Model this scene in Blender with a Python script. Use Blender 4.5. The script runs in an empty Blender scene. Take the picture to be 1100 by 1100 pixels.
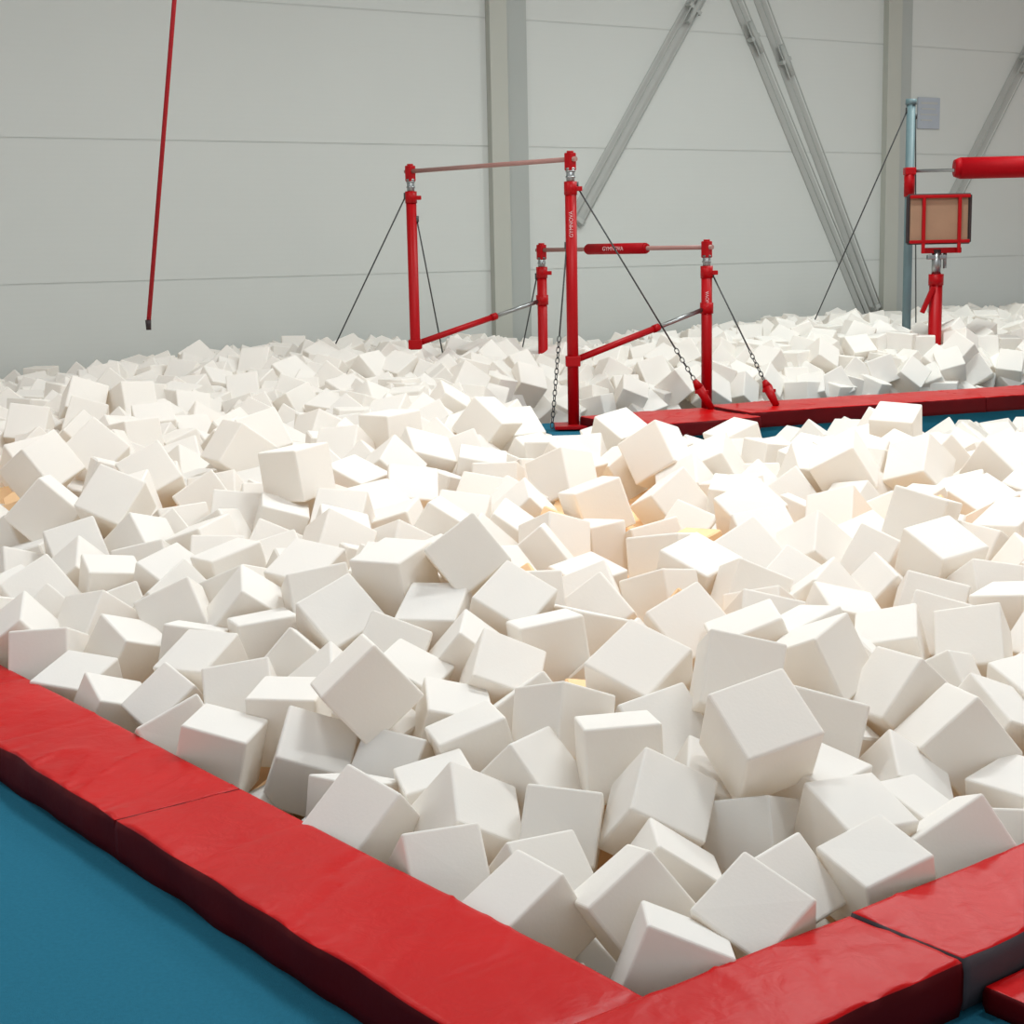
import bpy, bmesh, math, random, time
from mathutils import Vector, Euler, Matrix, noise
from mathutils.bvhtree import BVHTree
sc=bpy.context.scene
T0=time.time()
sc.view_settings.view_transform='Standard'
sc.view_settings.look='None'
sc.view_settings.exposure=0.30
# ------------------------------------------------------------ camera
H=1.6; f=1700.0; th=math.atan(285/1700.); rho=0.02
F=Vector((0,math.cos(th),-math.sin(th)));R0=Vector((1,0,0));U0=Vector((0,math.sin(th),math.cos(th)))
R=R0*math.cos(rho)-U0*math.sin(rho);U=U0*math.cos(rho)+R0*math.sin(rho)
C=Vector((0,0,H))
cam=bpy.data.cameras.new("camera"); co=bpy.data.objects.new("camera",cam); sc.collection.objects.link(co); sc.camera=co
M=Matrix((R,U,-F)).transposed().to_4x4(); M.translation=C; co.matrix_world=M
cam.sensor_width=36; cam.lens=f/1100*36

# ------------------------------------------------------------ materials
def lin(r,g,b):
    def c(v):
        v/=255.; return v/12.92 if v<=.04045 else ((v+.055)/1.055)**2.4
    return (c(r),c(g),c(b),1)
def mat(name,col,rough=.5,metal=0,noise_scale=None,noise_amt=.1,bump=0,bump_scale=20,detail=3,spec=.5,dist=0,trans=None,bd=4):
    m=bpy.data.materials.new(name); m.use_nodes=True; nt=m.node_tree; b=nt.nodes['Principled BSDF']
    b.inputs['Base Color'].default_value=col; b.inputs['Roughness'].default_value=rough; b.inputs['Metallic'].default_value=metal
    b.inputs['Specular IOR Level'].default_value=spec
    tc=nt.nodes.new('ShaderNodeTexCoord')
    if noise_scale:
        n=nt.nodes.new('ShaderNodeTexNoise'); n.inputs['Scale'].default_value=noise_scale; n.inputs['Detail'].default_value=detail
        nt.links.new(tc.outputs['Object'],n.inputs['Vector'])
        mx=nt.nodes.new('ShaderNodeMix'); mx.data_type='RGBA'
        mx.inputs[6].default_value=tuple(c*(1-noise_amt) for c in col[:3])+(1,)
        mx.inputs[7].default_value=tuple(min(1,c*(1+noise_amt)) for c in col[:3])+(1,)
        nt.links.new(n.outputs['Fac'],mx.inputs[0]); nt.links.new(mx.outputs[2],b.inputs['Base Color'])
    if bump:
        n2=nt.nodes.new('ShaderNodeTexNoise'); n2.inputs['Scale'].default_value=bump_scale; n2.inputs['Detail'].default_value=bd; n2.inputs['Distortion'].default_value=dist
        nt.links.new(tc.outputs['Object'],n2.inputs['Vector'])
        bp=nt.nodes.new('ShaderNodeBump'); bp.inputs['Strength'].default_value=bump; bp.inputs['Distance'].default_value=.01
        nt.links.new(n2.outputs['Fac'],bp.inputs['Height']); nt.links.new(bp.outputs[0],b.inputs['Normal'])
    if trans:
        tr=nt.nodes.new('ShaderNodeBsdfTranslucent'); tr.inputs[0].default_value=trans[1]
        ms=nt.nodes.new('ShaderNodeMixShader'); ms.inputs[0].default_value=trans[0]
        nt.links.new(b.outputs[0],ms.inputs[1]); nt.links.new(tr.outputs[0],ms.inputs[2])
        nt.links.new(ms.outputs[0],nt.nodes['Material Output'].inputs[0])
    return m
M_foam=mat("foam",(.965,.96,.925,1),.95,noise_scale=6,noise_amt=.012,bump=.05,bump_scale=120,spec=.03,trans=(.26,(1,.82,.62,1)))
M_foamp=mat("crevice_glow_foam",(1,.66,.38,1),.95,noise_scale=6,noise_amt=.03,spec=.05)  # peach base colour paints in the warm bounced light between white cubes
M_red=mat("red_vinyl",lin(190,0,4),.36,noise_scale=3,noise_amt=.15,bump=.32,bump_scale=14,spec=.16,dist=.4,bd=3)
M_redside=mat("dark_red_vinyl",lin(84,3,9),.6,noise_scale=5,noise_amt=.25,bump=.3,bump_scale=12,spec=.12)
M_greyside=mat("grey_vinyl_side",lin(70,62,66),.6,noise_scale=8,noise_amt=.2,bump=.3,bump_scale=12,spec=.2)
M_floor=mat("blue_carpet",lin(36,104,128),.95,noise_scale=90,noise_amt=.14,bump=.2,bump_scale=300,spec=.1)
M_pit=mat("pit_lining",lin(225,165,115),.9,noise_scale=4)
M_paint=mat("red_paint",lin(166,3,13),.4,noise_scale=8,noise_amt=.06,spec=.2)
M_pad=mat("red_pad",lin(160,2,15),.55,noise_scale=8,noise_amt=.1,bump=.2,bump_scale=14,spec=.12)
M_chrome=mat("brushed_steel",lin(155,158,158),.35,1,noise_scale=20,noise_amt=.1)
M_cable=mat("steel_cable",lin(76,78,78),.5,.6,noise_scale=40)
M_bar=mat("varnished_rail",lin(160,118,110),.4,noise_scale=12,noise_amt=.1)
M_wood=mat("plywood",lin(158,124,98),.6,noise_scale=7,noise_amt=.12)
M_black=mat("black_rubber",lin(40,24,26),.6,noise_scale=20)
M_bluepost=mat("grey_green_paint",lin(94,116,120),.5,noise_scale=10)
M_col=mat("column_paint",lin(176,177,168),.7,noise_scale=2,noise_amt=.04)
M_colside=mat("column_side_paint",lin(164,168,164),.7,noise_scale=2,noise_amt=.04)
M_brace=mat("brace_grey",lin(176,178,174),.7,noise_scale=6,noise_amt=.05)
M_rod=mat("galvanised_rod",lin(172,175,171),.8,noise_scale=6,noise_amt=.06,spec=.2)
M_sign=mat("grey_notice",lin(166,173,182),.6,noise_scale=5)
M_white=mat("white_print",lin(222,180,180),.6,noise_scale=5,noise_amt=.02)
M_rope=mat("red_rope",lin(166,4,20),.7,noise_scale=60,noise_amt=.25,bump=.5,bump_scale=80)
M_lamp=bpy.data.materials.new("lamp_glow"); M_lamp.use_nodes=True
_b=M_lamp.node_tree.nodes['Principled BSDF']; _b.inputs['Emission Color'].default_value=(1,.97,.9,1); _b.inputs['Emission Strength'].default_value=2
M_ceil=mat("ceiling_paint",lin(200,200,196),.8,noise_scale=2,noise_amt=.05)
def wall_mat():
    m=mat("panel_wall",lin(201,204,200),.65,noise_scale=.4,noise_amt=.05,spec=.3)
    nt=m.node_tree; b=nt.nodes['Principled BSDF']
    tc=nt.nodes.new('ShaderNodeTexCoord'); sp=nt.nodes.new('ShaderNodeSeparateXYZ'); nt.links.new(tc.outputs['Object'],sp.inputs[0])
    mu=nt.nodes.new('ShaderNodeMath'); mu.operation='MULTIPLY'; mu.inputs[1].default_value=2*math.pi/.06
    nt.links.new(sp.outputs['Z'],mu.inputs[0])
    sn=nt.nodes.new('ShaderNodeMath'); sn.operation='SINE'; nt.links.new(mu.outputs[0],sn.inputs[0])
    bp=nt.nodes.new('ShaderNodeBump'); bp.inputs['Strength'].default_value=.03; bp.inputs['Distance'].default_value=.004
    nt.links.new(sn.outputs[0],bp.inputs['Height']); nt.links.new(bp.outputs[0],b.inputs['Normal'])
    return m
M_wall=wall_mat()
M_seam=mat("panel_joint",lin(190,193,189),.7,noise_scale=3)

# ------------------------------------------------------------ helpers
def link(o): sc.collection.objects.link(o); return o
def mesh_obj(name,bm,mats,parent=None,smooth=False):
    me=bpy.data.meshes.new(name); bm.normal_update(); bm.to_mesh(me); bm.free()
    for m in (mats if isinstance(mats,(list,tuple)) else [mats]): me.materials.append(m)
    if smooth:
        for p in me.polygons: p.use_smooth=True
    o=bpy.data.objects.new(name,me); link(o)
    if parent: o.parent=parent
    return o
def tag(o,label,cat,group=None):
    o["label"]=label; o["category"]=cat
    if group: o["group"]=group
def empty(name,loc):
    e=bpy.data.objects.new(name,None); e.location=loc; e.empty_display_size=.1; link(e); return e
def add_box(bm,c,s,rot=None,bev=0,mi=0):
    r=bmesh.ops.create_cube(bm,size=1); vs=r['verts']
    Mx=Matrix.Translation(Vector(c))@((rot.to_4x4()) if rot else Matrix.Identity(4))@Matrix.Diagonal((*s,1))
    bmesh.ops.transform(bm,matrix=Mx,verts=vs)
    fs=list({f_ for v in vs for f_ in v.link_faces})
    for f_ in fs: f_.material_index=mi
    if bev:
        es=list({e for v in vs for e in v.link_edges})
        bmesh.ops.bevel(bm,geom=es,offset=bev,segments=2,affect='EDGES',profile=.6)
def add_cyl(bm,a,b,r,seg=16,r2=None,mi=0):
    a=Vector(a);b=Vector(b);d=b-a
    q=d.to_track_quat('Z','Y').to_matrix().to_4x4()
    res=bmesh.ops.create_cone(bm,cap_ends=True,segments=seg,radius1=r,radius2=r if r2 is None else r2,depth=d.length,
        matrix=Matrix.Translation((a+b)/2)@q)
    for v in res['verts']:
        for f_ in v.link_faces: f_.material_index=mi; f_.smooth=len(f_.verts)==4
def poly_slab(name,pts,z0,z1,mats,kind=True):
    bm=bmesh.new(); vs=[bm.verts.new((x,y,z1)) for x,y in pts]; fc=bm.faces.new(vs)
    r=bmesh.ops.extrude_face_region(bm,geom=[fc])
    for v in [g for g in r['geom'] if isinstance(g,bmesh.types.BMVert)]: v.co.z=z0
    bmesh.ops.recalc_face_normals(bm,faces=bm.faces)
    bmesh.ops.triangulate(bm,faces=[f_ for f_ in bm.faces if len(f_.verts)>4])
    o=mesh_obj(name,bm,mats)
    if kind: o["kind"]="structure"
    return o

# ------------------------------------------------------------ setting
N=Vector((.25,2.95)); dL=Vector((-.62,.785)).normalized(); dR=Vector((.80,.60)).normalized()
nL=Vector((-dL.y,dL.x))
if nL.dot(Vector((-1,-1)))<0: nL=-nL
nR=Vector((dR.y,-dR.x))
HM=.12
WALL=lambda X:19.72+.614*X
A=N+dL*13.9; B=N+dR*15
ZP=-.9
poly_slab("floor",[tuple(A),tuple(N),tuple(B),(14.5,-4),(-10.5,-4),(-10.5,13.2)],ZP,0,M_floor)
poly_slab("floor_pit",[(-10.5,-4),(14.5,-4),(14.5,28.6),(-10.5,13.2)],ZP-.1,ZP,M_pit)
PEN=[(.45,13.05),(10.5,17.2),(10.5,18.9),(.2,14.35)]
poly_slab("floor_strip",PEN,ZP,0,M_floor)
wd=Vector((1,.614,0)).normalized(); wn=Vector((wd.y,-wd.x,0))
wrot=Matrix((wd,-wn,Vector((0,0,1)))).transposed()
P0=Vector((0,19.72,0))
def wallpt(X,off=0,z=0): return Vector((X,WALL(X),z))+wn*off
ZC=6.6
bm=bmesh.new()
s0=(-10.5)/wd.x; s1=14.5/wd.x
zs=[ZP,-.17,1.31,2.80,4.30,5.80,ZC]
for i in range(len(zs)-1):
    add_box(bm,((s0+s1)/2,.1,(zs[i]+zs[i+1])/2),(s1-s0,.2,zs[i+1]-zs[i]-.018))
add_box(bm,((s0+s1)/2,.106,(ZP+ZC)/2),(s1-s0,.2,ZC-ZP-.01),mi=1)
o=mesh_obj("wall_back",bm,[M_wall,M_seam]); o.matrix_world=Matrix.Translation(P0)@wrot.to_4x4(); o["kind"]="structure"
poly_slab("ceiling",[(-10.5,-4),(14.5,-4),(14.5,28.6),(-10.5,13.2)],ZC,ZC+.1,M_ceil)
def column(i,X,w,dp,sd=.3):
    bm=bmesh.new()
    add_box(bm,(0,-dp/2,(ZP+ZC)/2),(w,dp,ZC-ZP),mi=0)
    add_box(bm,(w/2+sd/2,-.03,(ZP+ZC)/2),(sd,.06,ZC-ZP),mi=1)
    o=mesh_obj("trim_%d"%i,bm,[M_col,M_colside]); o.matrix_world=Matrix.Translation(wallpt(X))@wrot.to_4x4(); o["kind"]="structure"
column(1,-.10,.24,.10); column(2,5.46,.26,.10,.24); column(3,-7.2,.26,.10)

# ------------------------------------------------------------ mats
def pad(name,p,d,n,L,W,h,z0,label,seed,top=M_red,amp=.0045,side=None):
    nx=max(4,int(L/.016)); ny=max(4,int(W/.016)); zl=[0,.3,.78,.96,1.0]; nz=4
    bm=bmesh.new()
    grid={}
    def P(i,j,k):
        key=(i,j,k)
        if key in grid: return grid[key]
        x=L*i/nx; y=W*j/ny; z=h*zl[k]
        if k==nz:
            z+=noise.noise(Vector((x*2.2+seed*7,y*3,seed)))*amp*2.0
            q=noise.noise(Vector((x*2.5+seed,y*2.5,seed*1.7)))
            r_=abs(noise.noise(Vector((x*3.2+seed*5,y*1.3+x*.8,seed*3.1))))
            z-=.010*math.exp(-r_/.03)*max(0,.35+q)
            r2=abs(noise.noise(Vector((x*6+y*5+seed,y*2-x,seed*9.1))))
            z+=.008*math.exp(-r2/.05)*max(0,.2-q)
            cr=noise.noise(Vector((x*16+y*4,seed*2.3,1.1))); z-=max(0,cr-.05)*.030*max(0,(y/W-.62))
            cr=noise.noise(Vector((y*16+x*4,seed*4.3,7.1))); z-=max(0,cr)*.010*(math.exp(-x/.06)+math.exp(-(L-x)/.06))
        o_={0:0,1:-.005,2:-.005,3:-.001,4:.005}[k]
        if i==0: x+=o_
        if i==nx: x-=o_
        if j==0: y+=o_
        if j==ny: y-=o_-noise.noise(Vector((x*5,k*.4,seed)))*.012
        w=Vector((p.x,p.y,0))+Vector((d.x,d.y,0))*x+Vector((n.x,n.y,0))*y
        v=bm.verts.new((w.x,w.y,z0+z)); grid[key]=v; return v
    def face(a,b,c,e,mi):
        fc=bm.faces.new((a,b,c,e)); fc.material_index=mi; fc.smooth=True
    for i in range(nx):
        for j in range(ny):
            face(P(i,j,nz),P(i+1,j,nz),P(i+1,j+1,nz),P(i,j+1,nz),0)
            face(P(i,j,0),P(i,j+1,0),P(i+1,j+1,0),P(i+1,j,0),1)
    for k in range(nz):
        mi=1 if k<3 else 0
        for i in range(nx):
            for j in (0,ny): face(P(i,j,k),P(i+1,j,k),P(i+1,j,k+1),P(i,j,k+1),mi)
        for j in range(ny):
            for i in (0,nx): face(P(i,j,k),P(i,j+1,k),P(i,j+1,k+1),P(i,j,k+1),mi)
    bmesh.ops.recalc_face_normals(bm,faces=bm.faces)
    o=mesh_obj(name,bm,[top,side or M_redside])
    tag(o,label,"mat","red edge mats around the foam pit"); return o
WL=.37; WR=.30
t=0.0
for i,L in enumerate([1.66,1.9,2.0,2.0,2.0,2.0]):
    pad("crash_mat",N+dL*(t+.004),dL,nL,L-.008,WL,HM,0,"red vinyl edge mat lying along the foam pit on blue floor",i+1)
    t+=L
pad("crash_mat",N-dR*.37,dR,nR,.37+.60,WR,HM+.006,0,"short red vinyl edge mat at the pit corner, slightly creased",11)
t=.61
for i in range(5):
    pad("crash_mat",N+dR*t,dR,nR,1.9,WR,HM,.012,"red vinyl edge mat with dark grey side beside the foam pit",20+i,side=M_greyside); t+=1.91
t=.66
for i in range(3):
    pad("crash_mat",N+dR*t+nR*(WR+.02),dR,nR,1.9,.6,.06,0,"thin red vinyl mat lying on the blue floor",30+i); t+=1.92
pA=Vector((.62,13.85)); dA=Vector((.9,.44)).normalized()
pad("crash_mat",pA,dA,Vector((dA.y,-dA.x)),1.24,.95,HM,0,"red mat strip at the foot of the uneven bars",41)
pB=Vector((1.80,14.42)); dB=Vector((.93,.37)).normalized()
t=0
for i in range(3):
    pad("crash_mat",pB+dB*t,dB,Vector((dB.y,-dB.x)),2.5,.78,HM+.02,0,"red mat strip between two foam pits",44+i); t+=2.51

# ------------------------------------------------------------ foam cubes
S=.205
def sm(a,b,x):
    t=min(1,max(0,(x-a)/(b-a))); return t*t*(3-2*t)
def scl(y): return .97+.12*sm(3.2,5.5,y)+.22*sm(5,9.5,y)
def edge_d(x,y):
    v=Vector((x,y))-N
    return -v.dot(nL), -v.dot(nR)
def top(x,y):
    a,b=edge_d(x,y); e=min(a,b)
    z=.115+.25*sm(0,1.7,e)
    z+=.16*sm(11,14.5,y)*sm(.5,-.4,x)*(1-.95*sm(-2.6,-4.6,x))*(1-.5*sm(16,18,y))
    dip=.52-.06*math.exp(-((x-3.0)/.7)**2)
    z-=dip*sm(9.0,12.0,y)*sm(-.5,.4,x)*(1 if y<13.9+.43*x else 0)
    far=(y-(13.9+.43*x))
    if x>.2 and far>0:
        amp=.33+.11*sm(1.5,3.6,x); z=.12+amp*sm(.1,1.7,far)-.08*sm(3,6,far)
    z+=(.09+.03*sm(7,9,y)*sm(-.2,-1,x))*noise.noise(Vector((x*.9,y*.9,3.3)))
    return z
random.seed(47)
def cube_bm(seed,seg=2):
    rnd=random.Random(seed)
    bm=bmesh.new(); bmesh.ops.create_cube(bm,size=S)
    for v in bm.verts: v.co+=Vector((rnd.uniform(-1,1),rnd.uniform(-1,1),rnd.uniform(-1,1)))*.003
    bmesh.ops.bevel(bm,geom=list(bm.edges),offset=.008 if seg>1 else .006,segments=seg,affect='EDGES',profile=.5)
    return bm
variants=[]
for i in range(6):
    bm=cube_bm(i,3); me=bpy.data.meshes.new("foam_cube"); bm.to_mesh(me); bm.free(); me.materials.append(M_foam); variants.append(me)
lowv=[]
for i in range(6):
    bm=cube_bm(i,1); me=bpy.data.meshes.new("foam_cube_far"); bm.to_mesh(me); bm.free(); lowv.append(me)
prox=[]
SCL=[.97,1.03,1.09,1.15,1.21,1.27,1.33,1.39]
RR=.128
for s_ in SCL:
    bm=bmesh.new(); bmesh.ops.create_cube(bm,size=2*RR*s_); me=bpy.data.meshes.new("proxy"); bm.to_mesh(me); bm.free(); prox.append(me)
coll=bpy.data.collections.new("rb"); sc.collection.children.link(coll)
bpy.ops.rigidbody.world_add(); sc.rigidbody_world.collection=coll
YS=11.3
XH=lambda y:.335*y+.75
DEP=lambda y:.64*scl(y)
bm=bmesh.new(); g={}
nx,ny=60,70
for i in range(nx+1):
    for j in range(ny+1):
        x=-6+12*i/nx; y=1.5+11.5*j/ny
        g[i,j]=bm.verts.new((x,y,top(x,y)-DEP(y)+.05*noise.noise(Vector((x*3,y*3,9)))))
for i in range(nx):
    for j in range(ny): bm.faces.new((g[i,j],g[i+1,j],g[i+1,j+1],g[i,j+1]))
me=bpy.data.meshes.new("terr"); bm.to_mesh(me); bm.free(); terr=bpy.data.objects.new("terr",me); coll.objects.link(terr)
passive=[terr]
def barrier(a,b,off):
    a=Vector(a);b=Vector(b);d=(b-a).normalized();n=Vector((d.y,-d.x))
    c=(a+b)/2+n*off; bm=bmesh.new()
    add_box(bm,(c.x,c.y,.3),((b-a).length+2,.6,3.4),rot=Matrix.Rotation(math.atan2(d.y,d.x),3,'Z'))
    me=bpy.data.meshes.new("bar"); bm.to_mesh(me); bm.free(); o=bpy.data.objects.new("bar",me); coll.objects.link(o); passive.append(o)
barrier(N+dL*9,N,.29); barrier(N,N+dR*9,.29)
barrier((XH(2),2),(XH(12),12),.3); barrier((-XH(12),12),(-XH(2),2),.3); barrier((7,YS+.3),(-7,YS+.3),.3)
sim=[]; y=2.5
while y<YS:
    sp=.250*scl(y)
    x=-XH(y)
    while x<XH(y):
        a,b=edge_d(x,y)
        if a>.12 and b>.12:
            for k in range(3):
                si=min(7,max(0,int(round((scl(y)-.97+random.uniform(-.05,.05))/.06))))
                o=bpy.data.objects.new("c",prox[si])
                jx,jy=random.uniform(-.04,.04),random.uniform(-.04,.04)
                o.location=(x+jx,y+jy,top(x,y)-DEP(y)+.14*scl(y)+k*.27*scl(y))
                o.rotation_euler=(random.random()*6,random.random()*6,random.random()*6)
                coll.objects.link(o); sim.append((o,SCL[si]))
        x+=sp
    y+=sp
bpy.context.view_layer.update()
for p in passive:
    p.rigid_body.type='PASSIVE'; p.rigid_body.collision_shape='MESH' if p is terr else 'CONVEX_HULL'; p.rigid_body.friction=.4 if p is not terr else .9
for o,k in sim:
    rb=o.rigid_body; rb.collision_shape='SPHERE'; rb.mass=.3; rb.friction=.9; rb.restitution=0; rb.linear_damping=.3; rb.angular_damping=.3
for fr in range(1,41): sc.frame_set(fr)
dg=bpy.context.evaluated_depsgraph_get()
mats_=[]
for o,k in sim:
    mw=o.evaluated_get(dg).matrix_world.copy()
    mats_.append((random.randrange(6),Matrix.Translation(mw.translation)@mw.to_quaternion().to_matrix().to_4x4()@Matrix.Scale(k,4)))
bpy.ops.rigidbody.world_remove()
for o in [s[0] for s in sim]+passive: bpy.data.objects.remove(o)
bpy.data.collections.remove(coll)
sc.frame_set(1)
mats_=[(i,m) for i,m in mats_ if m.translation.z>-.8 and m.translation.z<1.2]
print("sim done",time.time()-T0,len(mats_))
def in_pen(x,y,mrg):
    P=[Vector(p) for p in PEN]; v=Vector((x,y)); ins=True
    for i in range(4):
        a=P[i];b=P[(i+1)%4];d=(b-a).normalized();n=Vector((d.y,-d.x))
        if (v-a).dot(n)>mrg: ins=False
    return ins
y=YS-.1
g_=.272
row=0
while y<29:
    row+=1
    x=-XH(y)-.3+(row%2)*g_/2
    while x<XH(y)+.3:
        for layer in (0,1):
            xx=x+random.uniform(-.07,.07)+layer*g_/2; yy=y+random.uniform(-.07,.07)+layer*g_/2
            if yy<WALL(xx)-.28 and not in_pen(xx,yy,.18) and min(edge_d(xx,yy))>.15:
                k=1.34+random.uniform(-.08,.08)
                z=top(xx,yy)-.12+random.uniform(-.10,.11)-layer*.20
                m=Matrix.Translation((xx,yy,z))@Euler((random.random()*6,random.random()*6,random.random()*6)).to_matrix().to_4x4()@Matrix.Scale(k,4)
                mats_.append((random.randrange(6),m))
        x+=g_
    y+=g_*.9
print("cubes",len(mats_))
vs=[];fs=[];own=[]
cv=[Vector((a,b,c))*S/2 for a in(-1,1) for b in(-1,1) for c in(-1,1)]
qf=[(0,1,3,2),(4,6,7,5),(0,4,5,1),(2,3,7,6),(0,2,6,4),(1,5,7,3)]
for n,(i,m) in enumerate(mats_):
    b0=len(vs); vs+= [m@v for v in cv]
    for q in qf: fs.append(tuple(b0+k for k in q)); own.append(n)
bvh=BVHTree.FromPolygons(vs,fs)
cnt={}
G=300
for a in range(G):
    for b in range(G):
        px=(a+.5)/G*1100; py=330+(b+.5)/G*770
        d=(F+R*((px-550)/f)-U*((py-550)/f)).normalized()
        h=bvh.ray_cast(C,d)
        if h[2] is not None: cnt[own[h[2]]]=cnt.get(own[h[2]],0)+1
rank=sorted(cnt,key=lambda k:-cnt[k]); chosen=set(rank[:299])
print("visible",len(cnt),"min px",cnt[rank[min(297,len(rank)-1)]])
for n,(i,m) in enumerate(mats_):
    if n in chosen:
        o=bpy.data.objects.new("foam_cube",variants[i]); o.matrix_world=m; link(o)
        tag(o,"white polyurethane foam cube lying tumbled in the pit","foam cube","loose foam cubes in the pit")
V=[];Fc=[];MI=[]
src=[([v.co.copy() for v in me.vertices],[tuple(p.vertices) for p in me.polygons]) for me in lowv]
for n,(i,m) in enumerate(mats_):
    if n in chosen: continue
    t_=m.translation; deep=t_.z<top(t_.x,t_.y)-.16*scl(t_.y) and t_.y<12.0  # buried cubes take the painted crevice glow
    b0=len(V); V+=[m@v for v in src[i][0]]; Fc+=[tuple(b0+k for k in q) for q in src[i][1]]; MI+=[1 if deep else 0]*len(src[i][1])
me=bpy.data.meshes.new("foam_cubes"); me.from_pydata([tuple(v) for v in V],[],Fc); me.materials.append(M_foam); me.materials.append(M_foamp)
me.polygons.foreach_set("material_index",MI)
o=bpy.data.objects.new("foam_cubes",me); link(o); o["kind"]="stuff"; tag(o,"heap of loose white foam cubes filling the pit","foam cubes")
print("foam built",time.time()-T0)

# ------------------------------------------------------------ uneven bars
base=Vector((.56,13.9,0))
UB=empty("uneven_bars",base)
tag(UB,"red steel uneven bars braced with cables at the pit edge","gymnastics bars")
def part(name,bm,mats,parent=UB,root=None):
    o=mesh_obj(name,bm,mats)
    rl=root if root is not None else base
    o.data.transform(Matrix.Translation(-rl)); o.parent=parent
    return o
nh=Vector((.56,13.9,0)); fh=Vector((-.91,15.5,0)); nl=Vector((1.82,14.6,0)); fl=Vector((.35,16.2,0))
ax=(fh-nh).normalized()
def upright(p,ztop,zouter,zb):
    e=empty("upright",(0,0,0)); e.parent=UB; e.location=p-base
    bm=bmesh.new(); 
    add_cyl(bm,(p.x,p.y,zb),(p.x,p.y,zouter),.050,20)
    add_cyl(bm,(p.x,p.y,zouter-.1),(p.x,p.y,zouter+.012),.057,20)
    add_box(bm,(p.x+.07,p.y-.02,zouter-.05),(.06,.03,.04),bev=.006)
    add_box(bm,(p.x,p.y,zb+.03),(.34,.34,.03),bev=.006)
    part("outer_tube",bm,M_paint,e,p)
    bm=bmesh.new(); add_cyl(bm,(p.x,p.y,zouter-.05),(p.x,p.y,ztop-.08),.036,16)
    for z in (zouter+.05,zouter+.10,ztop-.12): add_cyl(bm,(p.x,p.y,z-.008),(p.x,p.y,z+.008),.042,16)
    part("inner_tube",bm,M_chrome,e,p)
    bm=bmesh.new(); add_box(bm,(p.x,p.y,ztop-.06),(.075,.075,.15),bev=.010,rot=Matrix.Rotation(math.atan2(ax.y,ax.x),3,'Z'))
    add_cyl(bm,(p.x,p.y,ztop+.01),(p.x,p.y,ztop+.03),.03,12)
    part("clamp_head",bm,M_paint,e,p)
    return e
upright(nh,2.37,2.13,0); upright(fh,2.37,2.13,ZP)
upright(nl,1.60,1.38,0); upright(fl,1.60,1.38,ZP)
bm=bmesh.new(); add_cyl(bm,nh+Vector((0,0,2.33))-ax*.07,fh+Vector((0,0,2.33))+ax*.07,.021,16); part("high_bar",bm,M_bar)
bm=bmesh.new(); add_cyl(bm,nl+Vector((0,0,1.56))-ax*.07,fl+Vector((0,0,1.56))+ax*.07,.021,16); lo=part("low_bar",bm,M_bar)
c=(nl*.48+fl*.52)+Vector((0,0,1.56))
ax2=(fl-nl).normalized(); h=.38
bm=bmesh.new(); add_cyl(bm,c-ax2*h,c+ax2*h,.052,20); add_cyl(bm,c-ax2*(h+.02),c+ax2*(h+.02),.042,20)
part("bar_sleeve",bm,M_pad)
def text(body,size,loc,rot,parent,root,name="lettering"):
    cu=bpy.data.curves.new(name,'FONT'); cu.body=body; cu.size=size; cu.align_x='CENTER'; cu.align_y='CENTER'; cu.extrude=.001
    o=bpy.data.objects.new(name,cu); link(o)
    dg=bpy.context.evaluated_depsgraph_get(); me=bpy.data.meshes.new_from_object(o.evaluated_get(dg)); bpy.data.objects.remove(o)
    o=bpy.data.objects.new(name,me); me.materials.append(M_white); link(o); o.parent=parent
    o.matrix_parent_inverse=Matrix.Identity(4)
    o.matrix_local=Matrix.Translation(loc-root)@rot.to_4x4()
    return o
xd=-ax2; zd=Vector((xd.y,-xd.x,0)).normalized()
if zd.y>0: zd=-zd
yd=zd.cross(xd).normalized()
text("GYMNOVA",.055,c+zd*.054,Matrix((xd,yd,zd)).transposed(),UB,base)
zd=Vector((0,-1,0)); xd=Vector((0,0,1)); yd=zd.cross(xd)
text("GYMNOVA",.045,nh+Vector((0,-.053,1.78)),Matrix((xd,yd,zd)).transposed(),UB,base)
text("GYMNOVA",.042,nl+Vector((0,-.053,1.06)),Matrix((xd,yd,zd)).transposed(),UB,base)
def spreader(a,b):
    d=(b-a); m_=a+d*.62
    bm=bmesh.new(); add_cyl(bm,a,m_,.030,14,mi=0); add_cyl(bm,m_-d*.03,m_+d*.01,.036,14,mi=0); add_cyl(bm,m_,b,.021,14,mi=1)
    add_box(bm,a,(.13,.13,.09),bev=.01,mi=0); add_cyl(bm,b-Vector((0,0,.05)),b+Vector((0,0,.05)),.062,16,mi=0)
    part("spreader_tube",bm,[M_paint,M_chrome])
spreader(Vector((nh.x,nh.y,.60)),Vector((nl.x,nl.y,1.01)))
spreader(Vector((fh.x,fh.y,.68)),Vector((fl.x,fl.y,1.06)))
def chain(bm,a,b,r=.017,tr=.0045):
    d=(b-a); L=d.length; n=max(2,int(L/(r*2.6))); q=d.to_track_quat('X','Z').to_matrix()
    for i in range(n):
        c=a+d*((i+.5)/n); rot=q@Matrix.Rotation(math.pi/2*(i%2),3,'X')
        ring=[]
        for k in range(10):
            t=2*math.pi*k/10; ring.append(Vector((math.cos(t)*r*1.7,math.sin(t)*r,0)))
        for k in range(10):
            add_cyl(bm,c+rot@ring[k],c+rot@ring[(k+1)%10],tr,5)
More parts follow.
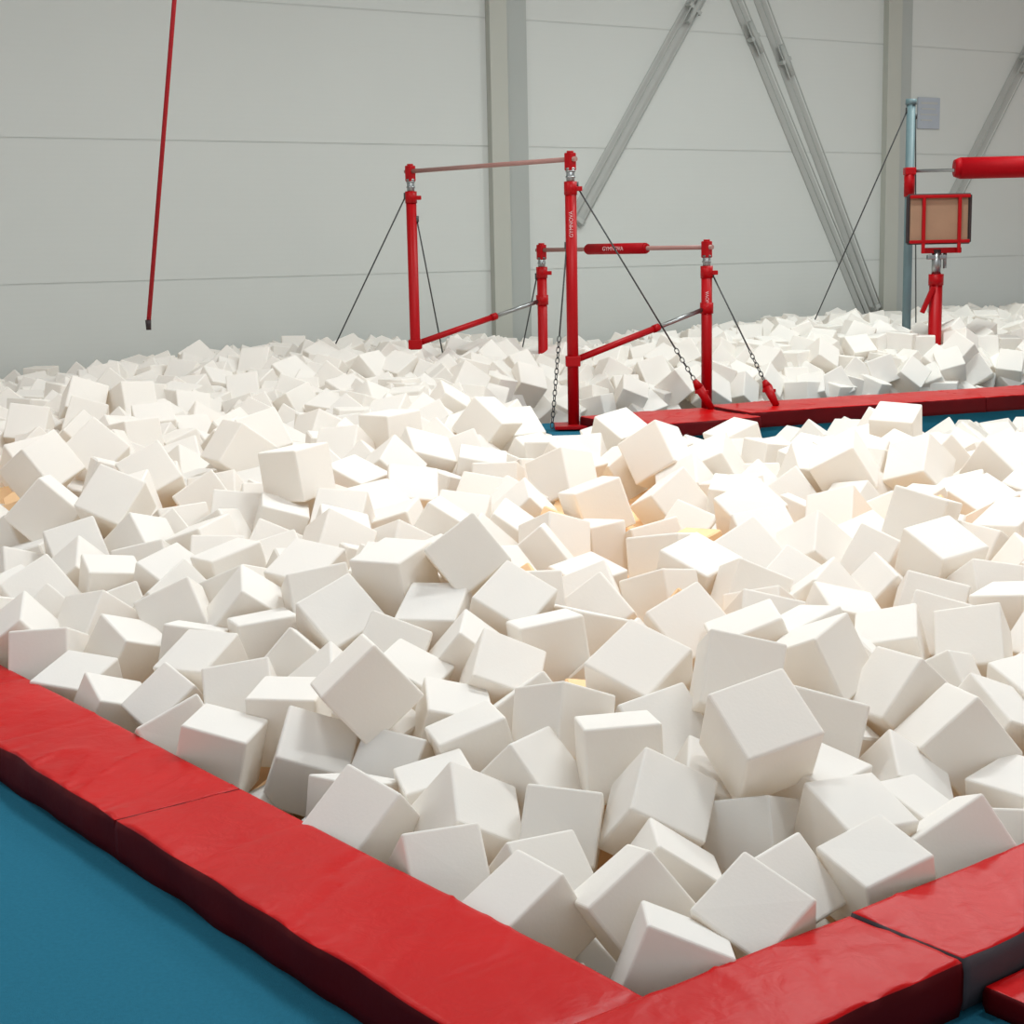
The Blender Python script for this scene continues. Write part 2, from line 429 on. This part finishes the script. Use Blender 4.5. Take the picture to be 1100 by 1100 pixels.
def cable(a,b,ch=0,tens=False,root=base,parent=UB,r=.0075):
    a=Vector(a);b=Vector(b); d=(b-a)
    bm=bmesh.new(); e=a+d*(1-ch); add_cyl(bm,a,e,r,8)
    add_cyl(bm,a-Vector((0,0,.03)),a+Vector((0,0,.03)),.02,8)
    if ch: chain(bm,e,b if not tens else a+d*(1-ch*.45))
    part("tension_cable",bm,M_cable,parent,root)
    if tens:
        s=a+d*(1-ch*.45); bm=bmesh.new(); add_cyl(bm,s,s+(b-s)*.25,.022,12,r2=.045); add_cyl(bm,s+(b-s)*.25,b,.045,12,r2=.03)
        add_box(bm,s+(b-s)*.4,(.12,.03,.03),bev=.006)
        part("cable_tensioner",bm,M_paint,parent,root)
cable((nh.x+.05,nh.y,2.11),(1.82,14.2,.12),.30,True)
cable((nl.x+.05,nl.y,1.32),(2.40,14.2,.14),.42,True)
cable((nh.x-.04,nh.y,1.60),(.36,13.6,.05),.5)
cable((fh.x-.05,fh.y,2.10),(-2.06,16.3,.1),0)
cable((fh.x+.05,fh.y,1.88),(-.58,16.1,.0),.25)
cable((fl.x-.05,fl.y,1.30),(.05,16.9,.1),.3)

# ------------------------------------------------------------ horizontal bar rig
rb=Vector((4.38,17.5,0))
RG=empty("horizontal_bar",rb); tag(RG,"steel horizontal bar with red foam pad, braced by cables","gymnastics bar")
zr=2.32
bm=bmesh.new(); add_cyl(bm,(rb.x,rb.y,ZP),(rb.x,rb.y,3.06),.048,18); add_cyl(bm,(rb.x,rb.y,3.02),(rb.x,rb.y,3.08),.06,18); add_box(bm,(rb.x,rb.y,ZP+.03),(.4,.4,.04),bev=.01)
part("upright",bm,M_bluepost,RG,rb)
bm=bmesh.new(); add_cyl(bm,(rb.x,rb.y,2.05),(rb.x,rb.y,zr+.03),.058,18); add_box(bm,(rb.x,rb.y,zr),(.12,.12,.08),bev=.012); part("clamp",bm,M_paint,RG,rb)
q=Vector((7.6,17.3,zr))
s=Vector((rb.x,rb.y-.02,zr)); d=q-s
bm=bmesh.new(); add_cyl(bm,s,q,.018,14); part("rail",bm,M_chrome,RG,rb)
bm=bmesh.new(); s=s+Vector((0,0,.02)); add_cyl(bm,s+d*.145,s+d*.165,.09,24,r2=.115); add_cyl(bm,s+d*.165,s+d*.62,.115,24); add_cyl(bm,s+d*.62,s+d*.64,.115,24,r2=.09)
part("foam_pad",bm,M_pad,RG,rb)
bm=bmesh.new(); add_cyl(bm,(7.6,17.3,ZP),(7.6,17.3,3.06),.048,18); add_box(bm,(7.6,17.3,zr),(.15,.13,.09),bev=.012); part("upright",bm,M_bluepost,RG,rb)
cable((rb.x-.04,rb.y,2.96),(3.5,19.3,.15),0,root=rb,parent=RG)
cable((rb.x+.05,rb.y,2.9),(4.85,18.9,.3),0,root=rb,parent=RG)
pb=Vector((4.60,17.15,0))
PF=empty("spotting_platform",pb); tag(PF,"folded plywood platform in red frame on a red post","platform")
z0,z1=1.55,2.05; xa,xb=4.27,4.93
bm=bmesh.new(); add_box(bm,((xa+xb)/2,17.1,(z0+z1)/2),(xb-xa-.04,.03,z1-z0-.04),bev=.012); part("board",bm,M_wood,PF,pb)
bm=bmesh.new()
for x in (xa,xb): add_box(bm,(x,17.1,(z0+z1)/2),(.03,.06,z1-z0),bev=.012)
for z in (z0,z1): add_box(bm,((xa+xb)/2,17.1,z),(xb-xa,.06,.03),bev=.012)
part("rubber_edge",bm,M_black,PF,pb)
bm=bmesh.new()
for x in (xa+.16,xb-.12): add_box(bm,(x,17.06,(z0+z1)/2-.06),(.035,.04,z1-z0+.10),bev=.008)
for z in (z0+.015,z1-.015): add_box(bm,((xa+xb)/2,17.055,z),(xb-xa-.02,.03,.035),bev=.008)
part("frame",bm,M_paint,PF,pb)
bm=bmesh.new(); add_cyl(bm,(pb.x,pb.y,ZP),(pb.x,pb.y,1.20),.07,20); add_cyl(bm,(pb.x,pb.y,1.1),(pb.x,pb.y,1.22),.08,20)
add_box(bm,(pb.x+.05,pb.y,1.47),(.42,.06,.06),bev=.01); add_box(bm,(pb.x-.10,pb.y-.06,.95),(.05,.05,.3),bev=.01,rot=Matrix.Rotation(.4,3,'Y'))
part("post",bm,M_paint,PF,pb)
bm=bmesh.new(); add_cyl(bm,(pb.x,pb.y,1.18),(pb.x,pb.y,1.48),.05,16); add_cyl(bm,(pb.x+.09,pb.y,1.28),(pb.x+.09,pb.y,1.45),.02,10); add_box(bm,(pb.x,pb.y,1.40),(.2,.09,.05),bev=.01)
part("inner_tube",bm,M_chrome,PF,pb)

# ------------------------------------------------------------ rope
D=12.0
a=Vector((-2.38,D,3.46)); b=Vector((-2.71,D,1.08))
dr=(b-a); tt=(ZC-b.z)/(a.z-b.z); a=b-dr*tt
bm=bmesh.new(); add_cyl(bm,a,b,.017,12)
RP=mesh_obj("climbing_rope",bm,M_rope); tag(RP,"thin red rope hanging from the ceiling with black end","rope")
bm=bmesh.new(); add_cyl(bm,b+Vector((0,0,.03)),b-Vector((0,0,.045)),.023,12,r2=.019); e=mesh_obj("end_cap",bm,M_black,RP)

# ------------------------------------------------------------ wall braces + notice
def brace(Xa,za,Xb,zb,w=.13,tb=.2):
    a=wallpt(Xa,0,za); b=wallpt(Xb,0,zb)
    root=b.copy(); d=(b-a).normalized(); L=(b-a).length; side=d.cross(wn).normalized()
    e=empty("wall_brace",root); tag(e,"galvanised diagonal wall brace with turnbuckle on panel wall","wall brace","diagonal wall braces")
    rot=Matrix((side,wn,d)).transposed()
    bm=bmesh.new(); add_box(bm,(a+b)/2+wn*.006,(w,.008,L),rot=rot); part("flat_band",bm,M_brace,e,root)  # flat band, a little darker than the wall, behind the rods
    bm=bmesh.new()
    for s_ in (-.28,.30): add_cyl(bm,a+wn*.10+side*w*s_,b+wn*.10+side*w*s_,.010,8)
    c=a+d*L*tb
    add_cyl(bm,c-d*.22+wn*.10,c+d*.22+wn*.10,.035,10)
    add_box(bm,c+wn*.06,(w*.9,.10,.05),rot=rot); add_box(bm,b-d*.05+wn*.055,(w*.8,.10,.06),rot=rot,bev=.01)
    part("tie_rod",bm,M_rod,e,root)
brace(3.22,5.9,.85,1.87,.24,.33)
brace(2.50,5.9,5.15,.45,.17,.3)
brace(2.90,5.9,5.28,.60,.18,.36)
brace(8.8,5.9,6.55,2.1,.22,.45)
bm=bmesh.new()
X1=6.12; add_box(bm,(0,0,0),(.44,.02,.44),bev=.004,mi=0)
add_box(bm,(0,-.012,.14),(.34,.004,.03),mi=1); add_box(bm,(-.02,-.012,.06),(.28,.004,.02),mi=1); add_box(bm,(0,-.012,-.02),(.34,.004,.02),mi=1); add_box(bm,(-.05,-.012,-.10),(.22,.004,.02),mi=1)
o=mesh_obj("notice_board",bm,[M_sign,M_brace]); o.matrix_world=Matrix.Translation(wallpt(X1,.015,3.38))@wrot.to_4x4()
tag(o,"small grey notice board fixed to the panel wall","sign")

# ------------------------------------------------------------ lights
def lamp(x,y,e,col=(.96,.99,1),sx=1.6,sy=.5):
    l=bpy.data.lights.new("ceiling_lamp",'AREA'); l.shape='RECTANGLE'; l.size=sx; l.size_y=sy; l.energy=e; l.color=col
    o=bpy.data.objects.new("ceiling_lamp_light",l); link(o)
    bm=bmesh.new(); add_box(bm,(0,0,.03),(sx+.1,sy+.1,.08),bev=.01,mi=0); add_box(bm,(0,0,-.012),(sx,sy,.01),mi=1)
    fo=mesh_obj("ceiling_lamp",bm,[M_col,M_lamp]); fo.location=(x,y,ZC-.085); tag(fo,"long white ceiling lamp fitting","lamp","ceiling lamps"); o.parent=fo; o.location=(0,0,-.06)
WC=(1,.95,.90); CC=(.92,1,.99); NC=(.96,.99,1)
for (x,y,e,c_) in [(-5,9.5,52,WC),(1.2,8.0,180,NC),(4.6,9.0,135,NC),(-2.5,12.5,58,WC),(3.2,14.5,150,CC),(6.5,17,170,CC),(-1.5,4.8,75,NC),(3.0,4.6,95,NC)]:
    lamp(x,y,e,c_)
w=bpy.data.worlds.new("world"); sc.world=w; w.use_nodes=True
w.node_tree.nodes['Background'].inputs[0].default_value=(.95,.98,1,1); w.node_tree.nodes['Background'].inputs[1].default_value=.57
print("total",time.time()-T0)
